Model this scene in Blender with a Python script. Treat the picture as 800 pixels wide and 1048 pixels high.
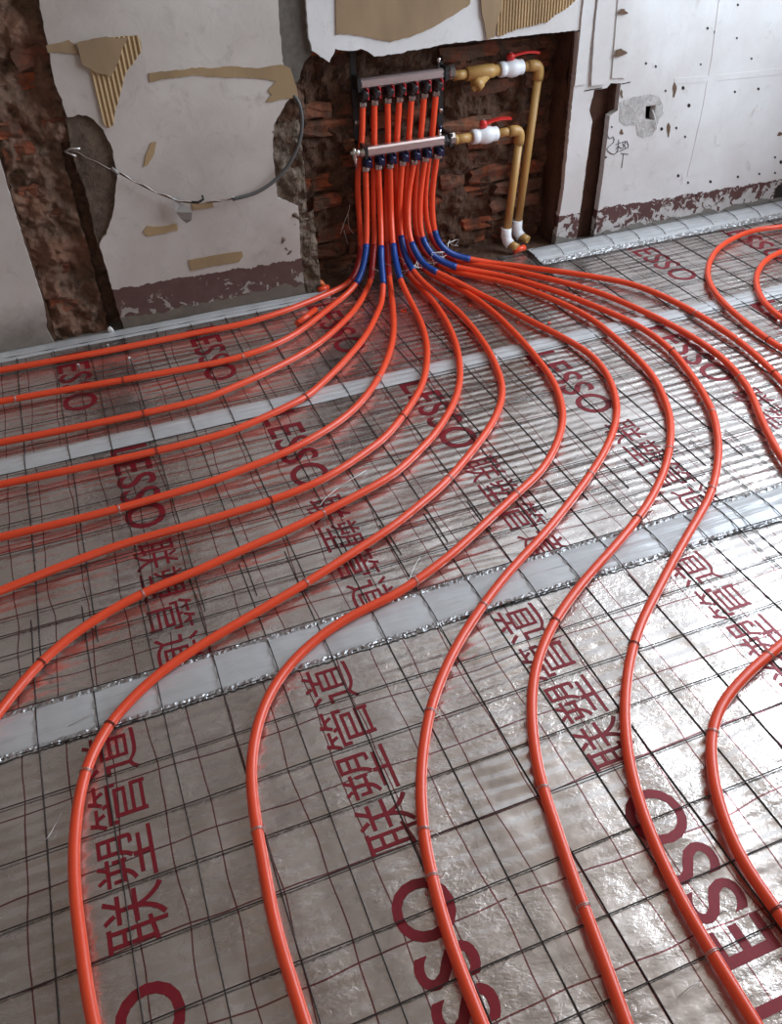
import bpy, bmesh, math, random
from mathutils import Vector, Matrix, noise
from mathutils.geometry import tessellate_polygon
random.seed(7)
scn = bpy.context.scene
for o in list(bpy.data.objects):
    bpy.data.objects.remove(o)
COL = scn.collection

# ------------------------------------------------------------------ camera
CAM_H = 1.37
F_PX, YAW, PITCH, ROLL = 874.7566, 0.3387047, 0.6840857, -0.0436560
def _rx(t):
    c, s = math.cos(t), math.sin(t); return Matrix(((1, 0, 0), (0, c, -s), (0, s, c)))
def _rz(t):
    c, s = math.cos(t), math.sin(t); return Matrix(((c, -s, 0), (s, c, 0), (0, 0, 1)))
RW = _rz(ROLL) @ _rx(PITCH) @ Matrix(((1, 0, 0), (0, 0, -1), (0, 1, 0))) @ _rz(YAW)   # world -> lens axes
cam_d = bpy.data.cameras.new('camera'); cam = bpy.data.objects.new('camera', cam_d); COL.objects.link(cam)
r0, r1, r2 = RW[0], RW[1], RW[2]
cam.matrix_world = Matrix(((r0.x, -r1.x, -r2.x, 0), (r0.y, -r1.y, -r2.y, 0), (r0.z, -r1.z, -r2.z, CAM_H), (0, 0, 0, 1)))
cam_d.sensor_fit = 'AUTO'; cam_d.sensor_width = 36.0
cam_d.lens = F_PX / 1048 * 36.0
cam_d.clip_start = 0.02
scn.camera = cam

# ------------------------------------------------------------------ view, world, daylight
vs = scn.view_settings
vs.view_transform = 'Standard'; vs.look = 'None'; vs.gamma = 1.0; vs.use_curve_mapping = False
vs.exposure = 0.0
world = bpy.data.worlds.new('sky'); scn.world = world; world.use_nodes = True
bg = world.node_tree.nodes['Background']
bg.inputs[0].default_value = (0.80, 0.90, 1.0, 1); bg.inputs[1].default_value = 1.0
RX0, RX1, RY0, RY1, RH = -2.3, 3.15, -3.0, 2.91, 3.15     # the room
def area_light(name, loc, direction, sx, sy, power, color):
    l = bpy.data.lights.new(name, 'AREA'); l.shape = 'RECTANGLE'; l.size = sx; l.size_y = sy
    l.energy = power; l.color = color
    o = bpy.data.objects.new(name, l); COL.objects.link(o); o.location = loc
    o.rotation_euler = Vector(direction).to_track_quat('-Z', 'Y').to_euler()
    return o
# daylight entering by the window of the right wall; warm fill added behind the camera
WIN_A = (0.45, 2.75, 0.85, 2.95)      # y0 y1 z0 z1 in wall x = RX1
WIN_B = (-0.6, 1.4, 0.9, 2.3)         # x0 x1 z0 z1 in wall y = RY0, opening added for the fill light
area_light('daylight_window_right', (RX1 + 0.02, 1.60, 1.90), (-1, 0, -0.02), 2.1, 2.3, 132, (0.76, 0.875, 1.0))
area_light('fill_light_front', (0.4, RY0 - 0.02, 1.6), (0, 1, -0.1), 2.0, 1.4, 12, (1.0, 0.85, 0.72))

# ------------------------------------------------------------------ measuring helpers (photograph frame 800 x 1048)
def ray(x, y):
    return RW.transposed() @ Vector((x - 400, y - 524, F_PX))
def G(x, y, z=0.0):
    d = ray(x, y); t = (z - CAM_H) / d.z; return Vector((d.x * t, d.y * t, z))
def W(x, y, Y=2.91):
    d = ray(x, y); t = Y / d.y; return Vector((d.x * t, Y, CAM_H + d.z * t))
WALL = 2.91

# ------------------------------------------------------------------ materials
MATS = {}
class NT:
    def __init__(s, name):
        s.m = bpy.data.materials.new(name); s.m.use_nodes = True; s.t = s.m.node_tree
        s.b = s.t.nodes['Principled BSDF']; MATS[name] = s.m
    def n(s, typ, **kw):
        nd = s.t.nodes.new(typ)
        for k, v in kw.items(): setattr(nd, k, v)
        return nd
    def put(s, sock, v):
        if isinstance(v, bpy.types.NodeSocket): s.t.links.new(v, sock)
        elif v is not None: sock.default_value = v
    def pos(s):
        return s.n('ShaderNodeNewGeometry').outputs['Position']
    def math(s, op, a, b=None, c=None, clamp=False):
        nd = s.n('ShaderNodeMath', operation=op); nd.use_clamp = clamp
        s.put(nd.inputs[0], a); s.put(nd.inputs[1], b); s.put(nd.inputs[2], c); return nd.outputs[0]
    def vmul(s, v, k):
        nd = s.n('ShaderNodeVectorMath', operation='MULTIPLY'); s.put(nd.inputs[0], v); nd.inputs[1].default_value = k; return nd.outputs[0]
    def vadd(s, a, b):
        nd = s.n('ShaderNodeVectorMath', operation='ADD'); s.put(nd.inputs[0], a); s.put(nd.inputs[1], b); return nd.outputs[0]
    def sep(s, v):
        nd = s.n('ShaderNodeSeparateXYZ'); s.put(nd.inputs[0], v); return nd.outputs
    def noise(s, v, scale, detail=4, rough=.55, dist=0):
        nd = s.n('ShaderNodeTexNoise'); s.put(nd.inputs['Vector'], v); nd.inputs['Scale'].default_value = scale
        nd.inputs['Detail'].default_value = detail; nd.inputs['Roughness'].default_value = rough
        nd.inputs['Distortion'].default_value = dist; return nd.outputs['Fac']
    def ramp(s, f, stops):
        nd = s.n('ShaderNodeValToRGB'); s.put(nd.inputs[0], f); cr = nd.color_ramp
        while len(cr.elements) < len(stops): cr.elements.new(0.5)
        for e, (p, c) in zip(cr.elements, stops):
            e.position = p; e.color = (c, c, c, 1) if not hasattr(c, '__len__') else (*c, 1)
        return nd.outputs[0]
    def mix(s, f, a, b, typ='MIX'):
        nd = s.n('ShaderNodeMix', data_type='RGBA', blend_type=typ)
        s.put(nd.inputs[0], f)
        for i, v in ((6, a), (7, b)):
            s.put(nd.inputs[i], (*v, 1) if isinstance(v, tuple) and len(v) == 3 else v)
        return nd.outputs[2]
    def bump(s, h, strength=.5, dist=.01, normal=None):
        nd = s.n('ShaderNodeBump'); s.put(nd.inputs['Height'], h); nd.inputs['Strength'].default_value = strength
        nd.inputs['Distance'].default_value = dist
        if normal is not None: s.put(nd.inputs['Normal'], normal)
        return nd.outputs[0]
    def out(s, color=None, rough=None, metal=None, normal=None, **kw):
        b = s.b.inputs
        if color is not None: s.put(b['Base Color'], (*color, 1) if isinstance(color, tuple) and len(color) == 3 else color)
        s.put(b['Roughness'], rough); s.put(b['Metallic'], metal)
        if normal is not None: s.put(b['Normal'], normal)
        for k, v in kw.items(): s.put(b[k.replace('_', ' ')], v)
        return s.m

def simple(name, col, rough=.5, metal=0, var=.15, scale=40, bump=0, **kw):
    t = NT(name); p = t.pos(); f = t.noise(p, scale)
    c = t.mix(f, tuple(max(0, x * (1 - var)) for x in col), tuple(min(1, x * (1 + var)) for x in col))
    t.out(c, rough, metal, t.bump(f, bump, .003) if bump else None, **kw)

simple('pipe_red', (.86, .082, .028), .30, 0, .06, 30)
simple('sleeve_red', (.42, .022, .022), .30, 0, .2, 60)
simple('sleeve_blue', (.006, .050, .27), .30, 0, .3, 60, .15)
simple('steel_wire', (.045, .036, .034), .55, .5, .5, 60)
simple('tie_wire', (.62, .60, .58), .35, .9, .2, 80)
simple('chrome', (.72, .70, .68), .25, 1, .1, 60)
simple('stainless', (.84, .72, .71), .36, 1, .08, 60)  # pink in the base colour stands for the red pipes' reflection
simple('black_metal', (.018, .016, .016), .45, 0, .3, 60)
simple('cap_red', (.45, .02, .03), .3, 0, .1)
simple('cap_blue', (.006, .010, .045), .25, 0, .1)
simple('ppr_tan', (.47, .27, .085), .42, 0, .08, 20)
simple('ppr_white', (.80, .81, .83), .38, 0, .03, 20)
simple('lever_red', (.62, .03, .025), .35, 0, .1)
simple('print_red', (.22, .012, .022), .42, .25, .25, 120)
simple('ink', (.03, .03, .035), .7)
simple('hole_dark', (.02, .014, .01), .9)
simple('chip_brown', (.13, .075, .045), .9, 0, .4, 150)
simple('cement_grey', (.115, .10, .085), .95, 0, .45, 45, .8)
simple('sheath_grey', (.09, .088, .085), .5, 0, .2)
simple('plastic_scrap', (.30, .28, .26), .4, 0, .2)
simple('ceiling_paint', (.42, .345, .285), .9, 0, .15, 3)
simple('wall_paint', (.42, .35, .295), .9, 0, .2, 4, .2)
simple('wood_frame', (.35, .25, .17), .6, 0, .2, 20)
simple('concrete', (.22, .20, .18), .95, 0, .3, 14, .3)
simple('orange_plastic', (.70, .13, .02), .35, 0, .2, 60)
simple('debris_white', (.7, .68, .66), .6, 0, .1)

def foil_mat():
    t = NT('foil'); p = t.pos()
    wob = t.noise(t.vmul(p, (1, 1, 1)), 3.0, 2)
    s = t.sep(p)
    wv = t.math('MULTIPLY', t.math('SUBTRACT', wob, .5), .045)
    def lines(c, off, pitch, w):
        u = t.math('DIVIDE', t.math('ADD', c, t.math('ADD', wv, -off)), pitch)
        d = t.math('ABSOLUTE', t.math('SUBTRACT', t.math('FRACT', t.math('ADD', u, 100.5)), .5))
        return t.math('LESS_THAN', d, w / pitch / 2)
    ln = t.math('MAXIMUM', lines(s[0], -.354, .0785, .0026), lines(s[1], .731, .1555, .0030))
    brk = t.math('GREATER_THAN', t.noise(p, 6, 2), .28)
    ln = t.math('MULTIPLY', ln, brk)
    dirt = t.noise(p, 5, 5, .6)
    base = t.mix(t.ramp(dirt, [(.35, 0.0), (.7, 1.0)]), (.70, .655, .625), (.53, .48, .445))
    col = t.mix(t.math('MULTIPLY', ln, .85), base, (.16, .012, .02))
    ph = t.math('ADD', t.math('MULTIPLY', s[1], 2 * math.pi / .031), t.math('MULTIPLY', t.noise(t.vmul(p, (2.2, 5, 1)), 1.0, 3), 11))
    amp = t.ramp(t.noise(t.vmul(p, (2.5, 3, 1)), 1.0, 2), [(.35, .15), (.65, 1.)])
    rip = t.math('MULTIPLY', t.math('SINE', ph), amp)
    crk = t.math('MULTIPLY', t.noise(t.vmul(p, (75, 120, 1)), 1.0, 3, .6, .6), t.ramp(t.noise(p, 5, 2), [(.38, .25), (.62, 1.)]))
    mid = t.noise(t.vmul(p, (13, 20, 1)), 1.0, 2)
    big = t.noise(t.vmul(p, (6.5, 5, 1)), 1.0, 1)
    h = t.math('ADD', t.math('MULTIPLY', rip, .24), t.math('ADD', t.math('MULTIPLY', crk, .46), t.math('ADD', t.math('MULTIPLY', mid, .8), t.math('MULTIPLY', big, 3.2))))
    nb = t.bump(h, 1.0, .0042)
    t.out(col, t.ramp(t.noise(p, 14, 3), [(.3, .20), (.7, .30)]), .90, nb)
foil_mat()

def tape_mat():
    t = NT('seam_tape'); p = t.pos()
    rip = t.noise(t.vmul(p, (5, 60, 1)), 1.0, 2)
    f = t.noise(p, 12, 4)
    c = t.mix(f, (.42, .42, .425), (.66, .66, .665))
    t.out(c, .34, .12, t.bump(rip, .8, .006), Coat_Weight=.3)
tape_mat()
def crinkle_mat():
    t = NT('crinkle'); p = t.pos()
    f = t.noise(p, 120, 2)
    t.out(t.mix(f, (.22, .21, .20), (.62, .62, .63)), .30, .6, t.bump(f, .8, .004))
crinkle_mat()

def plaster_mat(name, ca, cb, skirting=True, aged=False):
    t = NT(name); p = t.pos(); s = t.sep(p)
    f1 = t.noise(p, 2.2, 6, .6); f2 = t.noise(p, 14, 6, .65, .6); f3 = t.noise(t.vmul(p, (18, 18, 3)), 1.0, 4)
    c = t.mix(t.ramp(f1, [(.35, 0.), (.68, 1.)]), ca, cb)
    c = t.mix(t.ramp(f2, [(.56 if aged else .60, 0.), (.78, .6)]), c, (.30, .25, .21))
    c = t.mix(t.ramp(f3, [(.62, 0.), (.85, .22)]), c, (.30, .27, .25))
    # old maroon skirting paint, flaked away in patches
    zz = t.math('ADD', s[2], t.math('MULTIPLY', t.math('SUBTRACT', t.noise(p, 20, 6, .7), .5), .045))
    zt = t.math('ADD', .149, t.math('MULTIPLY', s[0], -.0165))
    band = t.math('LESS_THAN', zz, zt)
    hgt = t.math('DIVIDE', s[2], .14)
    flake = t.math('ADD', t.noise(t.vmul(p, (1, 1, 1)), 17 if aged else 29, 6, .66, .8), t.math('MULTIPLY', t.math('SUBTRACT', .55, hgt), .22))
    keep = t.math('LESS_THAN', flake, .575 if aged else .52)
    mar = t.mix(t.noise(p, 26, 6, .65), (.070, .026, .023), (.15, .085, .072) if aged else (.125, .052, .047))
    fl = t.mix(t.noise(p, 30, 3), (.20, .165, .14) if aged else (.34, .31, .29), (.48, .43, .39) if aged else (.62, .59, .57))
    low = t.math('LESS_THAN', t.math('ADD', s[2], t.math('MULTIPLY', t.math('SUBTRACT', t.noise(p, 13, 4), .5), .07)), .040 if aged else .022)
    c2 = t.mix(keep, fl, mar)
    c2 = t.mix(low, c2, t.mix(f2, (.085, .062, .046) if aged else (.12, .10, .085), (.22, .175, .14) if aged else (.26, .235, .21)))
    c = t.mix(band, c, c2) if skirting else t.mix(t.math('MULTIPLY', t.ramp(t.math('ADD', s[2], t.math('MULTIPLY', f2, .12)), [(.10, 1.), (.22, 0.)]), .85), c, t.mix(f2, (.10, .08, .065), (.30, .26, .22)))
    hh = t.math('ADD', t.math('MULTIPLY', f2, .5), t.math('MULTIPLY', t.math('MULTIPLY', band, keep), .35))
    t.out(c, .75, 0, t.bump(hh, .45, .006))
plaster_mat('plaster', (.58, .55, .53), (.74, .735, .73))
plaster_mat('plaster_dim_aged', (.44, .385, .345), (.62, .57, .53), True, True)  # dim warm tone stands for light falling off leftward; browner skirting is wear
plaster_mat('plaster_bare', (.45, .395, .355), (.61, .56, .52), False)  # no skirting paint; same painted-in dimness away from the window

def mud_mat(name, a, b, c_, scale, bs=1.0):
    t = NT(name); p = t.pos()
    f = t.noise(p, scale, 7, .68, .4); g = t.noise(p, scale * .28, 3)
    c = t.mix(t.ramp(f, [(.32, 0.), (.7, 1.)]), a, b)
    c = t.mix(t.ramp(g, [(.45, 0.), (.65, .8)]), c, c_)
    t.out(c, .95, 0, t.bump(f, bs, .014))
mud_mat('mud', (.045, .022, .013), (.175, .090, .054), (.105, .052, .033), 34)
mud_mat('mud_chase', (.065, .038, .025), (.27, .165, .112), (.22, .105, .064), 30)
mud_mat('mud_light', (.085, .058, .04), (.27, .205, .155), (.14, .095, .066), 40)
mud_mat('cement_light', (.34, .32, .30), (.56, .54, .525), (.46, .44, .42), 40, .5)
mud_mat('brick_cut', (.050, .020, .012), (.105, .044, .026), (.075, .032, .02), 26, .5)
mud_mat('ochre_patch', (.07, .046, .032), (.19, .135, .10), (.11, .075, .054), 22, .9)
def brick_mat():
    t = NT('brick'); p = t.pos()
    r = t.n('ShaderNodeObjectInfo').outputs['Random']
    f = t.noise(p, 45, 6, .65); g = t.noise(p, 15, 5, .65)
    c = t.ramp(r, [(0, (.34, .090, .036)), (.35, (.24, .068, .032)), (.7, (.16, .066, .040)), (1, (.30, .105, .048))])
    c = t.mix(t.ramp(f, [(.45, 0.), (.75, .8)]), c, (.055, .028, .02))
    c = t.mix(t.ramp(g, [(.45, 0.), (.60, .95)]), c, t.mix(f, (.050, .026, .017), (.17, .095, .062)))
    t.out(c, .93, 0, t.bump(f, .9, .008))
brick_mat()
def card_mat(name, col, corr):
    t = NT(name); p = t.pos(); s = t.sep(p)
    f = t.noise(t.vmul(p, (10, 10, 3)), 1.0, 5)
    c = t.mix(f, tuple(x * .5 for x in col), tuple(min(1, x * 1.35) for x in col))
    nb = t.bump(f, .4, .004)
    t.out(c, .85, 0, nb)
card_mat('cardboard', (.31, .21, .12), 0)
card_mat('cardboard_inner', (.43, .295, .155), 1)
card_mat('paper_tape', (.36, .245, .13), 0)

# ------------------------------------------------------------------ object helpers
ORG = {}
def tag(o, label=None, cat=None, group=None, kind=None):
    if label: o['label'] = label
    if cat: o['category'] = cat
    if group: o['group'] = group
    if kind: o['kind'] = kind
    return o
def thing(name, loc, label=None, cat=None, group=None, kind=None):
    o = bpy.data.objects.new(name, None); COL.objects.link(o); o.location = loc
    o.empty_display_size = .05; ORG[o.name] = Vector(loc)
    return tag(o, label, cat, group, kind)
class MB:
    def __init__(s): s.v = []; s.f = []; s.sm = []
    def add(s, vs_, fs, smooth=False):
        k = len(s.v); s.v += [Vector(v) for v in vs_]; s.f += [tuple(i + k for i in f) for f in fs]; s.sm += [smooth] * len(fs); return s
    def box(s, a, b):
        x0, y0, z0 = a; x1, y1, z1 = b
        return s.add([(x0, y0, z0), (x1, y0, z0), (x1, y1, z0), (x0, y1, z0), (x0, y0, z1), (x1, y0, z1), (x1, y1, z1), (x0, y1, z1)],
                     [(0, 3, 2, 1), (4, 5, 6, 7), (0, 1, 5, 4), (1, 2, 6, 5), (2, 3, 7, 6), (3, 0, 4, 7)])
    def tube(s, pts, r, seg=12, caps=True, smooth=True):
        pts = [Vector(p) for p in pts]; n = len(pts)
        rs = r if hasattr(r, '__len__') else [r] * n
        vs_ = []; up = None
        for i, p in enumerate(pts):
            t = (pts[min(i + 1, n - 1)] - pts[max(i - 1, 0)])
            if t.length < 1e-9: t = Vector((0, 0, 1))
            t.normalize()
            if up is None:
                up = Vector((0, 0, 1)) if abs(t.z) < .9 else Vector((1, 0, 0))
            up = (up - t * up.dot(t)).normalized(); sd = t.cross(up)
            for k in range(seg):
                a = 2 * math.pi * k / seg
                vs_.append(p + (up * math.cos(a) + sd * math.sin(a)) * rs[i])
        fs = [(i * seg + k, i * seg + (k + 1) % seg, (i + 1) * seg + (k + 1) % seg, (i + 1) * seg + k) for i in range(n - 1) for k in range(seg)]
        s.add(vs_, fs, smooth)
        if caps:
            k0 = len(s.v) - len(vs_)
            s.f.append(tuple(k0 + k for k in reversed(range(seg)))); s.sm.append(False)
            s.f.append(tuple(k0 + (n - 1) * seg + k for k in range(seg))); s.sm.append(False)
        return s
    def lathe(s, p0, p1, prof, seg=20, smooth=True):
        """prof: (t along p0-p1, radius) pairs"""
        p0 = Vector(p0); p1 = Vector(p1)
        pts = []; rs = []
        ax = (p1 - p0)
        t = ax.normalized(); up = Vector((0, 0, 1)) if abs(t.z) < .9 else Vector((1, 0, 0))
        up = (up - t * up.dot(t)).normalized(); sd = t.cross(up); vs_ = []
        for u, r in prof:
            for k in range(seg):
                a = 2 * math.pi * (k + .5) / seg
                vs_.append(p0 + ax * u + (up * math.cos(a) + sd * math.sin(a)) * r)
        n = len(prof)
        fs = [(i * seg + k, i * seg + (k + 1) % seg, (i + 1) * seg + (k + 1) % seg, (i + 1) * seg + k) for i in range(n - 1) for k in range(seg)]
        s.add(vs_, fs, smooth); k0 = len(s.v) - len(vs_)
        s.f.append(tuple(k0 + k for k in reversed(range(seg)))); s.sm.append(False)
        s.f.append(tuple(k0 + (n - 1) * seg + k for k in range(seg))); s.sm.append(False)
        return s
    def build(s, name, mat, parent=None, **tags):
        me = bpy.data.meshes.new(name)
        if parent is not None:
            org = ORG[parent.name]
        else:
            xs = [v.x for v in s.v]; ys = [v.y for v in s.v]; zs = [v.z for v in s.v]
            org = Vector(((min(xs) + max(xs)) / 2, (min(ys) + max(ys)) / 2, min(zs)))
        me.from_pydata([tuple(v - org) for v in s.v], [], s.f)
        me.polygons.foreach_set('use_smooth', s.sm)
        me.materials.append(MATS[mat]); me.validate(); me.update()
        bm = bmesh.new(); bm.from_mesh(me); bmesh.ops.recalc_face_normals(bm, faces=bm.faces); bm.to_mesh(me); bm.free()
        o = bpy.data.objects.new(name, me); COL.objects.link(o)
        if parent is not None: o.parent = parent
        else: o.location = org
        ORG[o.name] = org
        return tag(o, **tags)

def n3(p, sc, seed=0):
    return noise.noise(Vector(p) * sc + Vector((seed * 7.3, seed * 3.1, seed)))
def catmull(pts, step=.012):
    pts = [Vector(p) for p in pts]
    P = [pts[0] * 2 - pts[1]] + pts + [pts[-1] * 2 - pts[-2]]
    out = []
    for i in range(1, len(P) - 2):
        a, b, c, d = P[i - 1:i + 3]
        m = max(2, int((c - b).length / step))
        for k in range(m):
            t = k / m
            out.append(.5 * ((2 * b) + (c - a) * t + (2 * a - 5 * b + 4 * c - d) * t * t + (3 * b - a - 3 * c + d) * t ** 3))
    out.append(pts[-1]); return out
def resample(pts, step):
    out = [pts[0]]; acc = 0
    for a, b in zip(pts, pts[1:]):
        L = (b - a).length; d = step - acc
        while d <= L and L > 0:
            out.append(a.lerp(b, d / L)); d += step
        acc = (acc + L) % step
    if (out[-1] - pts[-1]).length > step * .3: out.append(pts[-1])
    return out
def smooth_line(pts, it, keep=1):
    p = list(pts)
    for _ in range(it):
        q = p[:]
        for i in range(keep, len(p) - keep): q[i] = p[i] * .5 + (p[i - 1] + p[i + 1]) * .25
        p = q
    return p

# ------------------------------------------------------------------ the room shell
RH0 = -0.06
MB().box((RX0, RY0, RH0 - .1), (RX1, 3.3, RH0 + .05)).build('floor', 'concrete', kind='structure', label='bare concrete slab under the foil')
MB().box((RX0, RY0, RH), (RX1, 3.3, RH + .1)).build('ceiling', 'ceiling_paint', kind='structure', label='dull plastered ceiling')
MB().box((RX0 - .1, RY0, RH0), (RX0, 3.3, RH)).build('wall_left', 'wall_paint', kind='structure')
y0, y1, z0, z1 = WIN_A
wr = MB()
wr.box((RX1, RY0, RH0), (RX1 + .1, y0, RH)); wr.box((RX1, y1, RH0), (RX1 + .1, 3.3, RH))
wr.box((RX1, y0, RH0), (RX1 + .1, y1, z0)); wr.box((RX1, y0, z1), (RX1 + .1, y1, RH))
wr.build('wall_right', 'wall_paint', kind='structure')
x0, x1, z0, z1 = WIN_B
wf = MB()
wf.box((RX0, RY0 - .1, RH0), (x0, RY0, RH)); wf.box((x1, RY0 - .1, RH0), (RX1, RY0, RH))
wf.box((x0, RY0 - .1, RH0), (x1, RY0, z0)); wf.box((x0, RY0 - .1, z1), (x1, RY0, RH))
wf.build('wall_front', 'wall_paint', kind='structure')
def window(name, pts, t):
    """bare window frame: four bars and one mullion; pts = corners lo, hi; t = thin axis"""
    w = thing(name, pts[0], kind='structure')
    (ax, ay, az), (bx_, by, bz) = pts
    e = .05
    def bar(a, b, nm): MB().box(a, b).build(nm, 'wood_frame', w)
    if t == 0:
        bar((ax, ay, az), (bx_, by, az + e), 'sill_bar'); bar((ax, ay, bz - e), (bx_, by, bz), 'head_bar')
        for yy in (ay, (ay + by) / 2 - e / 2, by - e): bar((ax, yy, az + e), (bx_, yy + e, bz - e), 'upright_bar')
    else:
        bar((ax, ay, az), (bx_, by, az + e), 'sill_bar'); bar((ax, ay, bz - e), (bx_, by, bz), 'head_bar')
        for xx in (ax, (ax + bx_) / 2 - e / 2, bx_ - e): bar((xx, ay, az + e), (xx + e, by, bz - e), 'upright_bar')
window('window_1', ((RX1 + .04, WIN_A[0], WIN_A[2]), (RX1 + .09, WIN_A[1], WIN_A[3])), 0)
window('fill_window', ((WIN_B[0], RY0 - .09, WIN_B[2]), (WIN_B[1], RY0 - .04, WIN_B[3])), 1)  # unseen window added round the fill light

# ------------------------------------------------------------------ the back wall
wall = thing('wall_back', (.8, WALL, 0), kind='structure', label='old plastered brick wall with chases cut into it')
CH0, CH1 = -.168, .058             # left chase
RC0, RC1, RCT = .77, 1.785, .79    # manifold recess
RB0, RB1 = 1.872, 1.985            # narrow right chase
def core_box(xa, xb, za, zb, depth, mat='mud'):
    MB().box((xa, depth, za), (xb, 3.32, zb)).build('masonry', mat, wall)
core_box(RX0, CH0, RH0, RH, 2.935)
core_box(CH0, CH1, RH0, RH, 3.0, 'mud_chase')
core_box(CH1, RC0, RH0, RH, 2.935)
core_box(RC0, RC1, RCT, RH, 2.935)
core_box(RC0, RC1, RH0, RCT, 3.085)
core_box(RC1, RB0 + .01, RH0, RH, 2.9351, 'brick_cut')
core_box(RB0 + .01, RB1, RH0, .60, 2.965, 'brick_cut')
core_box(RB0 + .01, RB1, .60, RH, 2.935)
core_box(RB1, 2.10, RH0, RH, 2.935); core_box(2.10, 2.18, RH0, .42, 2.935); core_box(2.10, 2.18, .495, RH, 2.935)
core_box(2.10, 2.18, .42, .495, 3.05, 'hole_dark'); core_box(2.18, RX1, RH0, RH, 2.935)

def lumpy(name, x_a, x_b, z_a, z_b, Y, amp, sc, mat, seed, nx, nz, parent=wall, edge=.0, ramp=None, **tags):
    """rough broken masonry face: a displaced grid"""
    m = MB(); vs_ = []
    for j in range(nz + 1):
        for i in range(nx + 1):
            x = x_a + (x_b - x_a) * i / nx; z = z_a + (z_b - z_a) * j / nz
            p = (x, z, seed)
            d = n3(p, sc, seed) * .55 + n3(p, sc * 2.3, seed + 1) * .32 + n3(p, sc * 5.5, seed + 2) * .16
            y = Y - amp * (d + .1)
            jx = .006 * n3(p, 60, seed + 3)
            if i in (0, nx): y += edge; jx *= 1.2
            if ramp: y += ramp(x, z)
            vs_.append((x + jx, y, z))
    fs = [(j * (nx + 1) + i, j * (nx + 1) + i + 1, (j + 1) * (nx + 1) + i + 1, (j + 1) * (nx + 1) + i) for j in range(nz) for i in range(nx)]
    return m.add(vs_, fs, False).build(name, mat, parent, **tags)
# left chase: hacked out brickwork, a straight deeper slot along its right side
def chase_ramp(x, z):
    return .045 if (x > .012 and z < .62) else 0
lumpy('rubble_face', CH0 - .004, CH1 + .004, -.02, 1.5, 2.955, .062, 11, 'mud_chase', 3, 46, 300, edge=.01, ramp=chase_ramp)
# recess: mortar bed behind the bricks, left cheek and the broken edge
lumpy('mortar_bed', RC0 - .01, RC1 + .01, -.04, .86, 3.056, .055, 13, 'mud', 11, 120, 100)
lumpy('broken_edge', .655, .795, -.02, .30, 2.925, .045, 14, 'mud_light', 21, 22, 44, edge=.03)
lumpy('broken_edge', .625, .775, .27, .60, 2.925, .045, 14, 'mud_light', 24, 22, 44, edge=.03)
lumpy('broken_edge', .69, .80, .58, .72, 2.93, .035, 14, 'mud', 27, 16, 20, edge=.03)
# right cheek of the recess: clean saw cut through the bricks
cheek = MB(); nz, ny = 40, 8; vs_ = []
for j in range(nz + 1):
    for i in range(ny + 1):
        z = -.03 + .82 * j / nz; y = 2.93 + .155 * i / ny
        vs_.append((1.782 - .012 * n3((0, y, z), 16, 5) - .004, y, z))
cheek.add(vs_, [(j * (ny + 1) + i, j * (ny + 1) + i + 1, (j + 1) * (ny + 1) + i + 1, (j + 1) * (ny + 1) + i) for j in range(nz) for i in range(ny)]).build('cut_cheek', 'brick_cut', wall)

# bricks: shared lumpy meshes
BR = []
for k in range(8):
    bm = bmesh.new(); bmesh.ops.create_cube(bm, size=1.0)
    bmesh.ops.subdivide_edges(bm, edges=bm.edges[:], cuts=2, use_grid_fill=True)
    for v in bm.verts:
        c = v.co; rr = 1 - .10 * (abs(c.x) * abs(c.z) * 4)
        d = Vector((n3(c, 2.2, k * 5), n3(c, 2.2, k * 5 + 1), n3(c, 2.2, k * 5 + 2)))
        v.co = Vector((c.x * (1 - .06 * abs(c.z) * 2), c.y * rr, c.z * (1 - .12 * abs(c.x) * 2))) + Vector((d.x * .07, d.y * .34, d.z * .30))
    me = bpy.data.meshes.new('brick'); bm.to_mesh(me); bm.free(); me.materials.append(MATS['brick']); BR.append(me)
def brick(xc, zc, w, h, Y, d=.06, rz=0):
    o = bpy.data.objects.new('brick', random.choice(BR)); COL.objects.link(o); o.parent = wall
    o.location = Vector((xc, Y + d / 2, zc)) - ORG[wall.name]; o.scale = (w, d, h); o.rotation_euler = (random.uniform(-.05, .05), random.uniform(-.05, .05) + rz, random.uniform(-.06, .06))
course = .0625; row = 0; z = .03
while z < .84:
    x = .70 + (0 if row % 2 else .12) + random.uniform(-.02, .02)
    while x < 1.80:
        w = random.choice((.235, .235, .225, .115))
        if random.random() < .72 and x + w > .80 and x < 1.74:
            xa, xb = max(x, .79), min(x + w, 1.77)
            if xb - xa > .03:
                brick((xa + xb) / 2, z, xb - xa - .008, random.uniform(.044, .054), random.uniform(3.022, 3.056))
        x += w + .012
    z += course; row += 1
# brick ends standing out of the left chase
zz = .05; row = 0
while zz < 1.25:
    xs = (-.11, -.005) if row % 2 else (-.135, -.055, .02)
    for xx in xs:
        if random.random() < .40 and not (xx > -.01 and zz < .62):
            brick(xx, zz, random.uniform(.06, .105), random.uniform(.042, .055), random.uniform(2.938, 2.962), .05, random.uniform(-.15, .15))
    zz += course; row += 1

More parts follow.
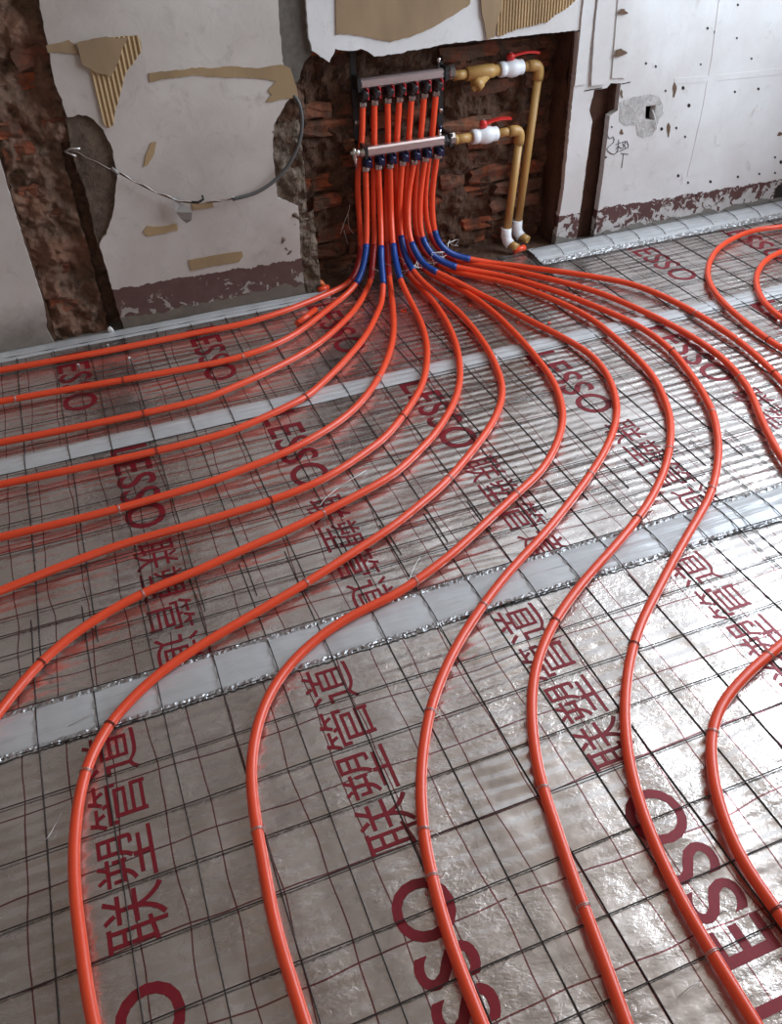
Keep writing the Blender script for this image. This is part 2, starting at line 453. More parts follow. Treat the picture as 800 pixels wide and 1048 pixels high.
# plaster skins with broken edges
def outline(pts, jag, step=.011, seed=0):
    out = []
    for i, (a, ja) in enumerate(zip(pts, jag)):
        b = pts[(i + 1) % len(pts)]; L = (b - a).length; m = max(1, int(L / step)) if ja else 1
        for k in range(m):
            p = a.lerp(b, k / m)
            if ja and k: p = p + Vector((n3(p, 70, seed), 0, n3(p, 70, seed + 4))) * ja + Vector((n3(p, 22, seed + 8), 0, n3(p, 22, seed + 9))) * ja
            out.append(p)
    return out
def sheet(name, ring, thick, mat, parent=None, holes=(), curl=None, **tags):
    """a flat outline in the wall plane given real thickness towards the wall"""
    rings = [ring] + list(holes)
    tri = tessellate_polygon([[Vector((p.x, p.z, 0)) for p in r] for r in rings])
    allp = [p for r in rings for p in r]; n = len(allp)
    bk = [p + Vector((0, thick, 0)) for p in allp]
    if curl: allp = [p + Vector((0, -curl(p), 0)) for p in allp]; bk = [p + Vector((0, -curl(p), 0)) for p in bk]
    m = MB(); fs = [tuple(t) for t in tri] + [tuple(i + n for i in reversed(t)) for t in tri]
    k = 0
    for r in rings:
        L = len(r)
        fs += [(k + i, k + (i + 1) % L, n + k + (i + 1) % L, n + k + i) for i in range(L)]; k += L
    m.add(allp + bk, fs)
    return m.build(name, mat, parent, **tags)
def wpoly(spec, Y=WALL, jag=.004, seed=0, step=.011):
    pts = []; jg = []
    for s in spec:
        if len(s) == 3 and s[2] == 'w': pts.append(Vector((s[0], Y, s[1]))); jg.append(0)
        elif len(s) == 3: pts.append(W(s[0], s[1], Y)); jg.append(s[2])
        else: pts.append(W(s[0], s[1], Y)); jg.append(jag)
    return outline(pts, jg, step, seed)
TOP = RH
pl_left = wpoly([(RX0, TOP, 'w'), (CH0 + .006, TOP, 'w'), (0, 165, .0015), (22, 240, .0015), (45, 312, .003), (49, 340, .0), (CH0 + .0, RH0, 'w'), (RX0, RH0, 'w')], seed=1)
sheet('plaster_skin', pl_left, .03, 'plaster_bare', wall)
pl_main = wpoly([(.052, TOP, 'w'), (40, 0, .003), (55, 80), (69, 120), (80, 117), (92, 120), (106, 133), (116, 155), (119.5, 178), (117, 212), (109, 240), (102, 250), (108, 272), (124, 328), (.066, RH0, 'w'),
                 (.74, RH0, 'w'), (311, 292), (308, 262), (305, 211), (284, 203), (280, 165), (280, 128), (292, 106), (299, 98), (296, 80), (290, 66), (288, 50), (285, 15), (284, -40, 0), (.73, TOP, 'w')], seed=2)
sheet('plaster_skin', pl_main, .03, 'plaster_dim_aged', wall)
hole = wpoly([(660.5, 109), (670.5, 107.5), (669, 123), (660.5, 123)], jag=.002, seed=6)[::-1]
pl_right = wpoly([(.83, TOP, 'w'), (313, 0, .003), (316, 40), (319, 52), (337, 64, .006), (343, 50, .006), (362, 52, .006), (372, 51, .006), (383, 58, .004), (400, 56), (450, 46), (505, 40, .003), (560, 34, .003), (592, 31, .001), (590, 60, .003), (584, 120, .003), (577, 190, .003), (569, 244, 0), (1.768, RH0, 'w'),
                  (1.878, RH0, 'w'), (590, 243, .002), (597, 190, .002), (606, 125, .003), (603, 113, .003), (608, 92, .003), (621, 90, .003), (625, 85, .002), (635, 85, .001), (632, 113, .002), (624, 119, .002), (617, 180, .002), (608, 239, 0), (1.962, RH0, 'w'), (RX1, RH0, 'w'), (RX1, TOP, 'w')], seed=3)
sheet('plaster_skin', pl_right, .03, 'plaster', wall, holes=[hole])
# the undercoat showing beside the left chase and the cement strip above the recess
sheet('undercoat_patch', wpoly([(66, 112), (92, 116), (110, 130), (123, 160), (124, 190), (121, 220), (112, 246), (100, 255), (88, 200), (72, 150)], 2.922, .005, 4), .02, 'ochre_patch', wall)
sheet('cement_strip', wpoly([(.72, 1.7, 'w'), (282, -40, 0), (283, 20), (288, 66), (297, 85), (305, 84), (311, 64), (321, 52), (316, 0), (.84, 1.7, 'w')], 2.926, .004, 5), .02, 'cement_grey', wall)
sheet('cement_patch', wpoly([(634, 105), (648, 99), (655, 98), (664, 96), (672, 98), (678, 106), (679, 116), (674, 122), (672, 132), (667, 139), (658, 141), (652, 138), (651, 128), (640, 128), (634, 124)], 2.9085, .004, 8), .0025, 'cement_light', wall,
      holes=[wpoly([(660, 108), (671, 107), (669.5, 123.5), (660, 123.5)], 2.9085, 0, 6)[::-1]])
# boarded strips beside the recess: battens standing a little proud
def batten(px, proud, mat='plaster', name='batten'):
    r = wpoly(px, WALL - proud, .0012, 12); sheet(name, r, proud, mat, wall)
batten([(601, -45), (594, 30), (588, 88), (599, 86), (606, 30), (613, -45)], .006)
batten([(616, -45), (608, 35), (605, 88), (620, 86), (627, 35), (634, -45)], .010)
batten([(636, -45), (630, 30), (626, 80), (640, 80), (646, 30), (651, -45)], .005)
batten([(741, -45), (728, 60), (717, 120), (703, 181), (713, 179), (729, 110), (741, 50), (752, -45)], .0013)
batten([(690, 80), (720, 78), (800, 70), (800, 76), (720, 84), (690, 86)], .0012)
for i, (px, py, w, hh) in enumerate([(a_, b_, c_ * .7, d_ * .75) for a_, b_, c_, d_ in [(637, 12, 6, 5), (634, 54, 8, 6), (690, 92, 2.6, 9), (684, 133, 2.4, 8), (602, 50, 3, 4), (636, 96, 1.6, 6), (636, 135, 2, 4.5), (798, 137, 3.5, 3)]]):
    ring = [W(px + w * math.cos(a) * (1 + .35 * math.sin(3 * a + i) + .2 * math.sin(5 * a + 2 * i)), py + hh * math.sin(a) * (1 + .25 * math.cos(2 * a + i)), WALL - (.0108 if i < 2 else .0015)) for a in [2 * math.pi * k / 22 for k in range(22)]][::-1]
    sheet('plaster_chip', ring, .0012, 'chip_brown', wall)
nails = [(671, 68), (717, 66), (728, 81), (754, 39), (776, 91), (752, 94), (692, 131), (677, 132), (705, 108), (701, 140), (694, 180), (704, 187), (727, 186), (755, 181), (777, 178), (793, 177), (793, 161), (799, 166), (716, 145), (681, 93), (699, 90), (732, 33), (724, 29), (712, 200), (620, 161), (626, 130), (755, 5), (769, 60), (661, 65)]
for i, (px, py) in enumerate(nails):
    rr = random.uniform(.8, 1.6)
    ring = [W(px + rr * math.cos(a), py + rr * 1.3 * math.sin(a), WALL - .0012) for a in [2 * math.pi * k / 8 for k in range(8)]][::-1]
    sheet('nail_hole', ring, .001, 'hole_dark', wall)
# handwriting on the plaster
wr_ = MB()
for st in ([(621, 138), (624, 142), (627, 140), (628, 145), (621, 153), (628, 158), (632, 154)], [(630, 148), (635, 146)], [(633, 143), (632, 156)], [(632, 150), (630, 153)], [(633, 150), (636, 152)],
           [(636, 146), (640, 145), (637, 152)], [(637, 147), (641, 152)], [(641, 144), (643, 149), (642, 152)], [(635, 157), (643, 158)], [(638, 157), (636, 172)], [(634, 155), (640, 152)]):
    wr_.tube(catmull([W(a, b, WALL - .001) for a, b in st], .004), .0013, 5)
wr_.build('handwriting', 'ink', wall, label='handwritten characters in black pen')
for st in ([(598, 93), (606, 91.5), (616, 90)], [(636, 86), (645, 84)], [(590, 32), (601, 30.5)]):
    MB().tube([W(a, b, WALL - .001) for a, b in st], .0016, 5).build('saw_overcut', 'hole_dark', wall)
MB().tube(catmull([W(667, 112, 2.93), W(668, 114, 2.905), W(670, 121, 2.900), W(672, 132, 2.903)], .004), .0022, 6).build('loose_wire', 'debris_white', wall, label='thin pale wire poking from the hole')
# dark gap under the right skirting
sheet('skirting_gap', wpoly([(791, 203), (795, 191), (801, 188), (815, 185), (815, 200)], WALL - .001, .001, 9), .002, 'hole_dark', wall)

# ------------------------------------------------------------------ cardboard scraps and paper tape stuck to the wall
def corrugated(name, ring_px, Y, mat, label, dirx=(1, 0), pitch=.010, amp=.0022):
    """fluted cardboard: narrow strips across the outline, each its own ridge"""
    ring = wpoly(ring_px, Y, .003, 31)
    xs = [p.x for p in ring]; m = MB(); xa, xb = min(xs), max(xs); n = int((xb - xa) / (pitch / 4))
    def span(x):
        zs = []
        for a, b in zip(ring, ring[1:] + ring[:1]):
            if (a.x - x) * (b.x - x) < 0: zs.append(a.z + (b.z - a.z) * (x - a.x) / (b.x - a.x))
        return (min(zs), max(zs)) if len(zs) > 1 else None
    prev = None
    for i in range(1, n):
        x = xa + (xb - xa) * i / n; s_ = span(x)
        if not s_: prev = None; continue
        y = Y - amp * (1 + math.sin(2 * math.pi * x / pitch)); c = [(x, y, s_[0]), (x, y, s_[1]), (x, WALL - .0003, s_[1]), (x, WALL - .0003, s_[0])]
        if prev: m.add(prev + c, [(0, 1, 5, 4), (1, 2, 6, 5), (2, 3, 7, 6), (3, 0, 4, 7)])
        prev = c
    return m.build(name, mat, label=label, cat='cardboard', group='cardboard scraps on the wall')
CB = 'cardboard scraps on the wall'
corrugated('cardboard_scrap', [(78, 44), (100, 39), (125, 37), (140, 36), (145, 42), (145, 52), (138, 62), (128, 76), (122, 100), (117, 118), (116, 128), (110, 131), (105, 125), (103, 108), (97, 85), (92, 72), (84, 58)], WALL - .002, 'cardboard_inner', 'torn triangular scrap of fluted cardboard on the plaster left of the recess', pitch=.0135)
sheet('cardboard_scrap', wpoly([(78, 44), (100, 39), (131, 38), (124, 55), (118, 72), (113, 79), (104, 76), (95, 73), (86, 68), (82, 58)], WALL - .010, .004, 32), .003, 'cardboard', label='smooth brown paper flap over the triangular fluted scrap', cat='cardboard', group=CB)
sheet('cardboard_scrap', wpoly([(47, 47), (60, 44), (70, 41), (77, 46), (81, 57), (62, 53), (49, 54)], WALL - .004, .003, 33), .003, 'cardboard', label='short torn brown strip at the chase edge, left of the triangular scrap', cat='cardboard', group=CB)
sheet('paper_tape_strip', wpoly([(152, 75), (165, 73), (200, 70), (240, 68), (265, 70), (288, 66), (297, 70), (303, 88), (305, 99), (272, 105), (278, 97), (274, 93), (282, 83), (262, 80), (240, 79), (200, 77), (166, 81), (153, 84)], WALL - .003, .003, 34), .003, 'paper_tape', label='long brown paper tape strip running across the plaster to the recess', cat='paper tape', group='brown paper tape on the wall')
sheet('cardboard_scrap', wpoly([(147, 171), (149, 160), (155, 146), (160, 145), (158, 157), (151, 169)], WALL - .003, .003, 35), .003, 'cardboard_inner', label='tiny fluted cardboard scrap above the hanging cable', cat='cardboard', group=CB)
sheet('paper_tape_strip', wpoly([(193, 266), (222, 261), (247, 257), (249, 262), (245, 268), (215, 273), (195, 277)], WALL - .003, .002, 36), .003, 'paper_tape', label='short brown paper tape just above the maroon skirting', cat='paper tape', group='brown paper tape on the wall')
sheet('paper_tape_strip', wpoly([(196, 209), (217, 206), (219, 212), (198, 215)], WALL - .003, .001, 37), .003, 'paper_tape', label='small brown tape piece directly under the hanging cable', cat='paper tape', group='brown paper tape on the wall')
sheet('cardboard_scrap', wpoly([(146, 237), (151, 231), (156, 232), (165, 232), (181, 229), (182, 236), (165, 239), (150, 241)], WALL - .003, .005, 38), .003, 'cardboard_inner', label='frayed low comb of cardboard fluting below the hanging cable', cat='cardboard', group=CB)
sheet('cardboard_scrap', wpoly([(343, -40, 0), (344, 36), (360, 35), (375, 38), (400, 43), (420, 38), (450, 24), (468, 13), (481, 4), (484, -40, 0)], WALL - .004, .003, 39), .004, 'cardboard', label='large smooth brown cardboard sheet above the manifold', cat='cardboard', group=CB)
corrugated('cardboard_scrap', [(508, -40), (510, 14), (508, 36), (512, 37), (530, 29), (560, 23), (568, 15), (580, 8), (596, -8), (598, -40)], WALL - .003, 'cardboard_inner', 'fluted cardboard remnant above the recess, right of the smooth sheet', pitch=.011)
sheet('cardboard_scrap', wpoly([(490, -40, 0), (493, 14), (496, 28), (498, 41), (506, 38), (508, 26), (513, 10), (515, -40, 0)], WALL - .009, .003, 41), .003, 'cardboard', label='narrow peeling cardboard tongue hanging over the recess edge', cat='cardboard', group=CB)

# ------------------------------------------------------------------ foil insulation sheets with print
Z_FOIL = 0.0
SEAM1, SEAM2 = 2.20, 1.233
def text_mesh(body, length, height, offset, spacing=1.0):
    c = bpy.data.curves.new('print', 'FONT'); c.body = body; c.size = 1; c.offset = offset; c.space_character = spacing; c.resolution_u = 4
    o = bpy.data.objects.new('print', c); COL.objects.link(o)
    dg = bpy.context.evaluated_depsgraph_get(); me = bpy.data.meshes.new_from_object(o.evaluated_get(dg))
    bpy.data.objects.remove(o); bpy.data.curves.remove(c)
    xs = [v.co.x for v in me.vertices]; ys = [v.co.y for v in me.vertices]
    sx = length / (max(xs) - min(xs)); sy = height / (max(ys) - min(ys))
    for v in me.vertices: v.co = Vector(((v.co.x - min(xs)) * sx, (v.co.y - (min(ys) + max(ys)) / 2) * sy, 0))
    me.materials.clear(); me.materials.append(MATS['print_red']); return me
ME_LAT = text_mesh('LESSO', .385, .104, .012, 1.06)
ME_CJK = text_mesh('\u8054\u5851\u7ba1\u9053', .435, .104, 0.0, 1.05)
def foil(name, ya, yb, label, cols, start, sgn, z=0.0):
    m = MB(); nx, ny = 60, 24; vs_ = []
    m.add([(RX0 + .02, ya, z), (RX1 - .02, ya, z), (RX1 - .02, yb, z), (RX0 + .02, yb, z), (RX0 + .02, ya, z - .006), (RX1 - .02, ya, z - .006), (RX1 - .02, yb, z - .006), (RX0 + .02, yb, z - .006)],
          [(0, 1, 2, 3), (7, 6, 5, 4), (0, 4, 5, 1), (1, 5, 6, 2), (2, 6, 7, 3), (3, 7, 4, 0)])
    o = m.build(name, 'foil', label=label, cat='foil sheet', group='foil insulation sheets'); org = ORG[o.name]
    for cx in cols:
        for me, off in ((ME_LAT, 0.0), (ME_CJK, .445)):
            if sgn < 0 and start - off - .40 < ya - .02: 
                if me is ME_CJK: continue
            t = bpy.data.objects.new('printed_word', me); COL.objects.link(t); t.parent = o
            t.location = Vector((cx, start + sgn * off, z + .0006)) - org
            t.rotation_euler = (0, 0, math.pi / 2 * sgn)
    return o
near_cols = [-.195 + .4388 * k for k in range(-3, 8)]
mid_cols = [-.025 + .4388 * k for k in range(-4, 8)]
far_cols = [-.13 + .4388 * k for k in range(-4, 8) if k not in (3, 4)]
foil('foil_sheet', SEAM2, SEAM1, 'silver foil sheet with red lettering, middle strip between two white seam tapes', mid_cols, 2.155, -1)
foil('foil_sheet', .22, SEAM2, 'silver foil sheet with red lettering, nearest strip in front of the wider seam tape', near_cols, .285, 1)
foil('foil_sheet', SEAM1, 2.905, 'silver foil sheet with red lettering, farthest strip along the old wall', far_cols, 2.80, -1)
foil('foil_sheet', -.79, .22, 'silver foil sheet under the camera, below the nearest lettering', [], .2, 1)
foil('foil_sheet', RY0 + .05, -.79, 'silver foil sheet behind the camera, by the front wall', [], .2, 1)
MB().box((.80, 2.905, -.02), (1.77, 3.09, -.003)).build('recess_sill', 'mud', wall)

# ------------------------------------------------------------------ seam tapes and edge strips
def ribbon(name, ya, yb, xa, xb, z, mat, label, cat, group, puff=.003, rough_edge=True, seed=0, prof=None):
    root = thing(name, ((xa + xb) / 2, (ya + yb) / 2, z), label, cat, group)
    nx = int((xb - xa) / .02); ny = 14; vs_ = []
    for i in range(nx + 1):
        x = xa + (xb - xa) * i / nx
        dip = min(abs(((x + .32) / .1185) % 1 - 0), abs(((x + .32) / .1185) % 1 - 1)) * 2      # pressed down at the mesh wires
        for j in range(ny + 1):
            u = j / ny; y = ya + (yb - ya) * u + .005 * n3((x, u, 0), 4, seed) * (1 if j in (0, ny) else .3)
            e = math.sin(math.pi * u) ** .5
            zz_ = z + puff * e * (.45 + .55 * min(1, dip * 2.5)) + .0012 * math.sin(u * 19 + n3((x, 0, 0), 3, seed) * 3) * e
            if prof: zz_ += prof(x, u)
            vs_.append((x, y, zz_))
    fs = [(i * (ny + 1) + j, (i + 1) * (ny + 1) + j, (i + 1) * (ny + 1) + j + 1, i * (ny + 1) + j + 1) for i in range(nx) for j in range(ny)]
    MB().add(vs_, fs, True).build('tape_band', mat, root)
    if rough_edge:
        for yy in rough_edge:
            vs_ = []; n = int((xb - xa) / .006)
            for i in range(n + 1):
                x = xa + (xb - xa) * i / n; yc = yy + .004 * n3((x, 0, 0), 5, seed + 3)
                for k in range(4):
                    vs_.append((x + random.uniform(-.002, .002), yc + (k - 1.5) * .0055 + random.uniform(-.002, .002), z + .0012 + (random.uniform(0, .005) if k in (1, 2) else 0)))
            fs = [(i * 4 + k, (i + 1) * 4 + k, (i + 1) * 4 + k + 1, i * 4 + k + 1) for i in range(n) for k in range(3)]
            MB().add(vs_, fs).build('crinkled_edge', 'crinkle', root)
    return root
ST = 'white seam tapes between foil sheets'
ribbon('seam_tape', 2.158, 2.238, RX0 + .05, RX1 - .05, .0012, 'seam_tape', 'narrow white seam tape crossing under the pipe fan, nearer the wall', 'tape', ST, .005, (), 1)
ribbon('seam_tape', 1.183, 1.286, RX0 + .05, RX1 - .05, .0012, 'seam_tape', 'wide white seam tape with crinkled edges across the middle of the floor', 'tape', ST, .006, (1.183, 1.287), 2)
ribbon('seam_tape', .17, .27, RX0 + .05, RX1 - .05, .0008, 'seam_tape', 'white seam tape at the lower edge under the camera', 'tape', ST, .003, (), 3) if False else None
def roll(x, u): return .010 * min(1, u * 2.2, (1.0 - u) * 6) ** .6 + .0035 * math.sin(u * 40) * (1 if u < .5 else 0)
ribbon('edge_strip', 2.79, 2.915, 1.64, RX1 - .03, .001, 'seam_tape', 'puffed white edge strip along the wall right of the recess', 'edge strip', 'edge strips along the wall', .004, (2.768, 2.783, 2.797), 5, roll)
ribbon('edge_strip', 2.835, 2.907, RX0 + .05, .80, .001, 'seam_tape', 'flat white edge strip along the wall left of the recess', 'edge strip', 'edge strips along the wall', .006, (), 6)

# ------------------------------------------------------------------ welded wire mesh: every wire a part
def mesh_sheet(label, xs, ys, z, seed):
    root = thing('wire_mesh', (xs[0], ys[0], 0), label, 'wire mesh', 'steel mesh sheets on the foil')
    r = .00125
    for x in xs:
        sh = random.uniform(-.005, .005); sl = random.uniform(-.004, .004); n = 40; pts = []
        for i in range(n + 1):
            u = i / n; y = ys[0] - .03 + (ys[-1] - ys[0] + .06) * u
            pts.append((x + sh + sl * (u - .5) + .004 * n3((x * 9, y, 0), 3, seed), y, z + rise(x, y)))
        MB().tube(pts, r, 5, False).build('wire', 'steel_wire', root)
    for y in ys:
        sh = random.uniform(-.003, .003); n = 50; pts = []
        for i in range(n + 1):
            u = i / n; x = xs[0] - .03 + (xs[-1] - xs[0] + .06) * u
            pts.append((x, y + sh + .0045 * n3((x, y * 9, 0), 2.5, seed + 5), z + .0022 + rise(x, y)))
        MB().tube(pts, r, 5, False).build('wire', 'steel_wire', root)
def rise(x, y):
    if x > 1.66 and y > 2.80: return .012 * max(0, min(1, (y - 2.79) / .125 * 2.6)) ** .6 + .006 if y < 2.905 else .006
    if 1.18 < y < 1.29: return .006
    if 2.155 < y < 2.24: return .004
    return .0
def seq(a, p, lo, hi):
    k0 = math.ceil((lo - a) / p); return [a + p * k for k in range(k0, int(math.floor((hi - a) / p)) + 1)]
mesh_sheet('steel wire mesh over the nearest foil, left of the middle', seq(-.32, .1185, -1.3, 1.36), seq(.387, .1128, -.5, 1.52), .0016, 1)
mesh_sheet('steel wire mesh over the nearest foil, right of the middle', seq(1.31, .1185, 1.25, 3.4), seq(.392, .1128, -.5, 1.52), .0030, 2)
mesh_sheet('steel wire mesh along the wall, left of the pipe fan', seq(-.305, .1185, -1.3, .95), seq(1.453, .1165, 1.4, 2.90), .0024, 3)
mesh_sheet('steel wire mesh along the wall, right of the pipe fan', seq(.92, .1185, .85, 3.4), seq(1.46, .1165, 1.4, 2.80) + [2.872], .0016, 4)

# ------------------------------------------------------------------ heating pipes
R_P = .0105
Z_P = .0168
YU, YL = 2.985, 2.945
FLOOR = {
 1: [(350, 294), (300, 315), (250, 331), (200, 341), (100, 361), (0, 379)],
 2: [(350, 305), (300, 343), (250, 364), (200, 375.5), (125, 389), (50, 402), (0, 411)],
 3: [(362, 318), (325, 352), (275, 380), (232, 399), (200, 411), (100, 433), (0, 453)],
 4: [(390, 311), (375, 342), (350, 372), (322, 399), (310, 408), (250, 436), (200, 452), (100, 475), (0, 496)],
 5: [(402, 316), (402, 346), (393, 375), (377, 402), (350, 429), (300, 459), (250, 480), (200, 498), (100, 526), (0, 550)],
 6: [(424, 316), (434, 340), (437, 365), (430, 398), (400, 441), (375, 462), (337, 487), (300, 504), (250, 521), (200, 536), (125, 557), (62, 580), (0, 605)],
 7: [(445, 311), (462, 340), (470, 370), (468, 402), (450, 437), (425, 465), (400, 487), (350, 515), (300, 540), (250, 562), (200, 585), (160, 601), (125, 618), (87, 641), (50, 670), (20, 702), (0, 728)],
 8: [(470, 320), (495, 351), (510, 381), (514, 402), (508, 424), (492, 450), (457, 492), (425, 520), (400, 540), (362, 565), (311, 598), (250, 634), (200, 664), (162, 690), (130, 720), (107, 748), (92, 777), (84, 802), (78, 837), (75.5, 875), (77, 918), (83, 965), (89, 1014), (96, 1048)],
 9: [(478, 300), (505, 320), (535, 350), (560, 381), (571, 402), (576, 425), (571, 450), (555, 480), (527, 507), (500, 532), (462, 567), (425, 595), (400, 611), (362, 629), (325, 653), (295, 682), (276, 710), (264, 740), (257.5, 775), (257, 802), (261, 837), (270, 887), (282, 950), (297, 1000), (312, 1048)],
 10: [(495, 303), (540, 327), (575, 345), (600, 360), (617, 377), (628, 400), (631, 425), (622, 455), (600, 491), (562, 540), (530, 575), (508, 601), (482, 637), (460, 675), (442, 720), (434, 760), (430.5, 800), (433, 850), (443, 902), (460, 962), (474, 1000), (493, 1048)],
 11: [(520, 290), (562, 305), (600, 323.5), (625, 342), (650, 365), (667, 384), (677, 402), (685, 425), (686, 450), (680, 480), (665, 512), (645, 540), (622, 567), (597, 595), (570, 632), (552, 670), (544.5, 705), (545, 750), (553, 798), (570, 850), (588, 904), (611, 965), (641, 1048)],
 12: [(512, 282), (562, 296), (600, 310), (650, 332), (685, 357), (707, 384), (719, 402), (730, 425), (735, 455), (733, 482), (725, 510), (705, 545), (687, 577), (674, 602), (655, 640), (643, 682), (639, 730), (642, 768), (648, 800), (664, 850), (692, 912), (725, 970), (745, 1002), (773, 1048)],
 13: [(525, 277), (600, 295.5), (650, 315), (700, 340), (737, 365), (758, 387), (769, 404), (780, 432), (795, 461), (806, 478), (822, 506), (834, 540), (836, 575), (826, 620), (803, 657), (780, 675), (750, 705), (735, 727), (727, 755), (728, 780), (730, 800), (740, 837), (757, 877), (780, 912), (803, 944)],
 14: [(510, 270), (550, 275), (600, 282), (650, 292), (700, 314), (750, 345), (780, 370), (803, 394), (828, 425), (856, 470), (880, 530), (888, 590), (880, 640), (862, 690), (846, 740), (840, 790), (850, 840), (875, 900)],
}
VERT = {
 1: [(371, 107), (370, 145), (366, 175), (366, 200), (368, 230), (369, 248), (368, 266), (363, 281)],
 3: [(383, 105), (383, 145), (382, 173), (382, 215), (383, 245), (381, 267), (379, 287)],
 5: [(396.5, 103), (397, 145), (396, 173), (395, 215), (396, 248), (397, 269), (399, 290)],
 7: [(408.5, 102), (406, 145), (405, 173), (406, 215), (408, 245), (411, 266), (420, 284)],
 9: [(421, 100.5), (418, 145), (416, 173), (414, 207), (415, 242), (420, 260), (434, 276), (455, 288)],
 11: [(434, 98), (430, 145), (426, 175), (424, 215), (426, 238), (432, 257), (446, 269), (464, 278)],
 13: [(446, 96), (441.5, 145), (437, 175), (435, 207), (438, 235), (446, 251), (458, 263), (480, 270)],
 2: [(374, 173), (375, 215), (375, 248), (373, 266), (367, 287)],
 4: [(387, 171), (389, 215), (390, 248), (390, 269), (392, 287)],
 6: [(399, 170), (400, 215), (402, 249), (405, 269), (411, 290)],
 8: [(411.5, 167), (409, 200), (409, 230), (411, 248), (416, 266), (428, 284), (448, 302)],
 10: [(423.5, 166), (418, 200), (418, 237), (423, 254), (434, 272), (450, 280), (470, 290)],
 12: [(435, 163), (430, 200), (430, 233), (434, 250), (443, 262), (458, 271), (480, 276)],
 14: [(447, 160), (442, 200), (444, 235), (449, 250), (461, 260), (480, 265)],
}
NV = {1: 5, 3: 4, 5: 4, 7: 4, 9: 4, 11: 4, 13: 4, 2: 2, 4: 2, 6: 2, 8: 3, 10: 2, 12: 2, 14: 2}     # points on the straight drop
EXIT = {1: 'topmost of those leaving at the left edge', 2: 'second of those leaving at the left edge', 3: 'third of those leaving at the left edge', 4: 'fourth of those leaving at the left edge', 5: 'fifth of those leaving at the left edge',
        6: 'sixth of those leaving at the left edge', 7: 'lowest of those leaving at the left edge', 8: 'leftmost of those reaching the lower edge', 9: 'second from left at the lower edge', 10: 'third from left at the lower edge',
        11: 'fourth from left at the lower edge', 12: 'fifth from left at lower edge', 13: 'swinging out right and back lower right', 14: 'uppermost, leaving at the right edge'}
PIPE_LINES = []
def extend(pts, L, bend=0.0):
    d = (pts[-1] - pts[-4]); d.z = 0; d.normalize(); p = pts[-1].copy(); out = []
    for i in range(int(L / .05)):
        c, s = math.cos(bend), math.sin(bend); d = Vector((d.x * c - d.y * s, d.x * s + d.y * c, 0)); p = p + d * .05
        if not (RX0 + .1 < p.x < RX1 - .1 and RY0 + .1 < p.y < 2.8): break
        out.append(p.copy())
    return pts + out
for k in range(1, 15):
    Y = YU if k % 2 else YL
    nv = NV[k]; vp = VERT[k]; fp = [G(a, b, Z_P) for a, b in FLOOR[k]]
    # the drop stays in its plane, then the bend comes forward evenly to the first floor point
    pts = [W(a, b, Y) for a, b in vp[:nv]]
    seqp = vp[nv - 1:] + [FLOOR[k][0]]
    ds = [0]
    for a, b in zip(seqp, seqp[1:]): ds.append(ds[-1] + math.hypot(b[0] - a[0], b[1] - a[1]))
    yend = fp[0].y
    for p, d in list(zip(seqp, ds))[1:-1]:
        u = d / ds[-1]; y = Y + (yend - Y) * (u ** 2.3 if k % 2 else u ** 1.35)
        q = W(p[0], p[1], y)
        if q.z < Z_P: q = G(p[0], p[1], Z_P)
        pts.append(q)
    nb_i = len(pts)
    line = catmull(pts + fp, .012); line = resample(line, .012)
    line = smooth_line(line, 14)
    for p in line: p.z = max(p.z, Z_P)
    line = extend(line, .9, {1: 0, 8: -.015, 9: .0, 12: .01}.get(k, 0.0))
    side = 'blue' if k % 2 == 0 else 'dark red'
    root = thing('heating_pipe', line[0] * 1 - Vector((0, 0, line[0].z)), 'orange-red pipe with %s sleeved bend, %s' % (side, EXIT[k]), 'pipe', 'heating pipes fanning out from the manifold')
    MB().tube(line, R_P, 14).build('tube', 'pipe_red', root)
    # sleeve over the bend: from a little above the floor to just past the bend
    zs = .150 if k % 2 == 0 else .125
    i0 = next(i for i, p in enumerate(line) if p.z < zs)
    L = {1: 13, 2: 13, 3: 13, 4: 13, 14: 16, 12: 15, 13: 14, 11: 14}.get(k, 13)
    seg = line[i0:i0 + L + 1]
    MB().tube(seg, R_P * 1.12, 14).build('sleeve', 'sleeve_blue' if k % 2 == 0 else 'sleeve_red', root, label='%s plastic sleeve round the bend' % side)
    PIPE_LINES.append(line)
def loop(px, label, ext0=0, ext1=0):
    l = resample(catmull([G(a, b, Z_P) for a, b in px], .012), .012); l = smooth_line(l, 10)
    d = Vector((.62, -.78, 0)) * .05; e = Vector((.05, -.002, 0))
    while l[-1].x + d.x < RX1 - .06 and l[-1].y > .9: l.append(l[-1] + d * 1)
    while l[0].x + e.x < RX1 - .06: l.insert(0, l[0] + e)
    l = smooth_line(l, 6)
    MB().tube(l, R_P, 14).build('heating_pipe', 'pipe_red', label=label, cat='pipe', group='heating pipe loops at the right edge'); PIPE_LINES.append(l)
loop([(803, 232), (775, 235), (750, 244), (732, 257), (724, 275), (727, 292), (742, 312), (775, 340), (803, 359)], 'outer orange-red pipe loop by the wall at the right edge', .9, .9)
loop([(803, 256), (785, 265), (775, 278), (774, 292), (782, 310), (803, 329)], 'inner orange-red pipe loop by the wall at the right edge', .9, .9)

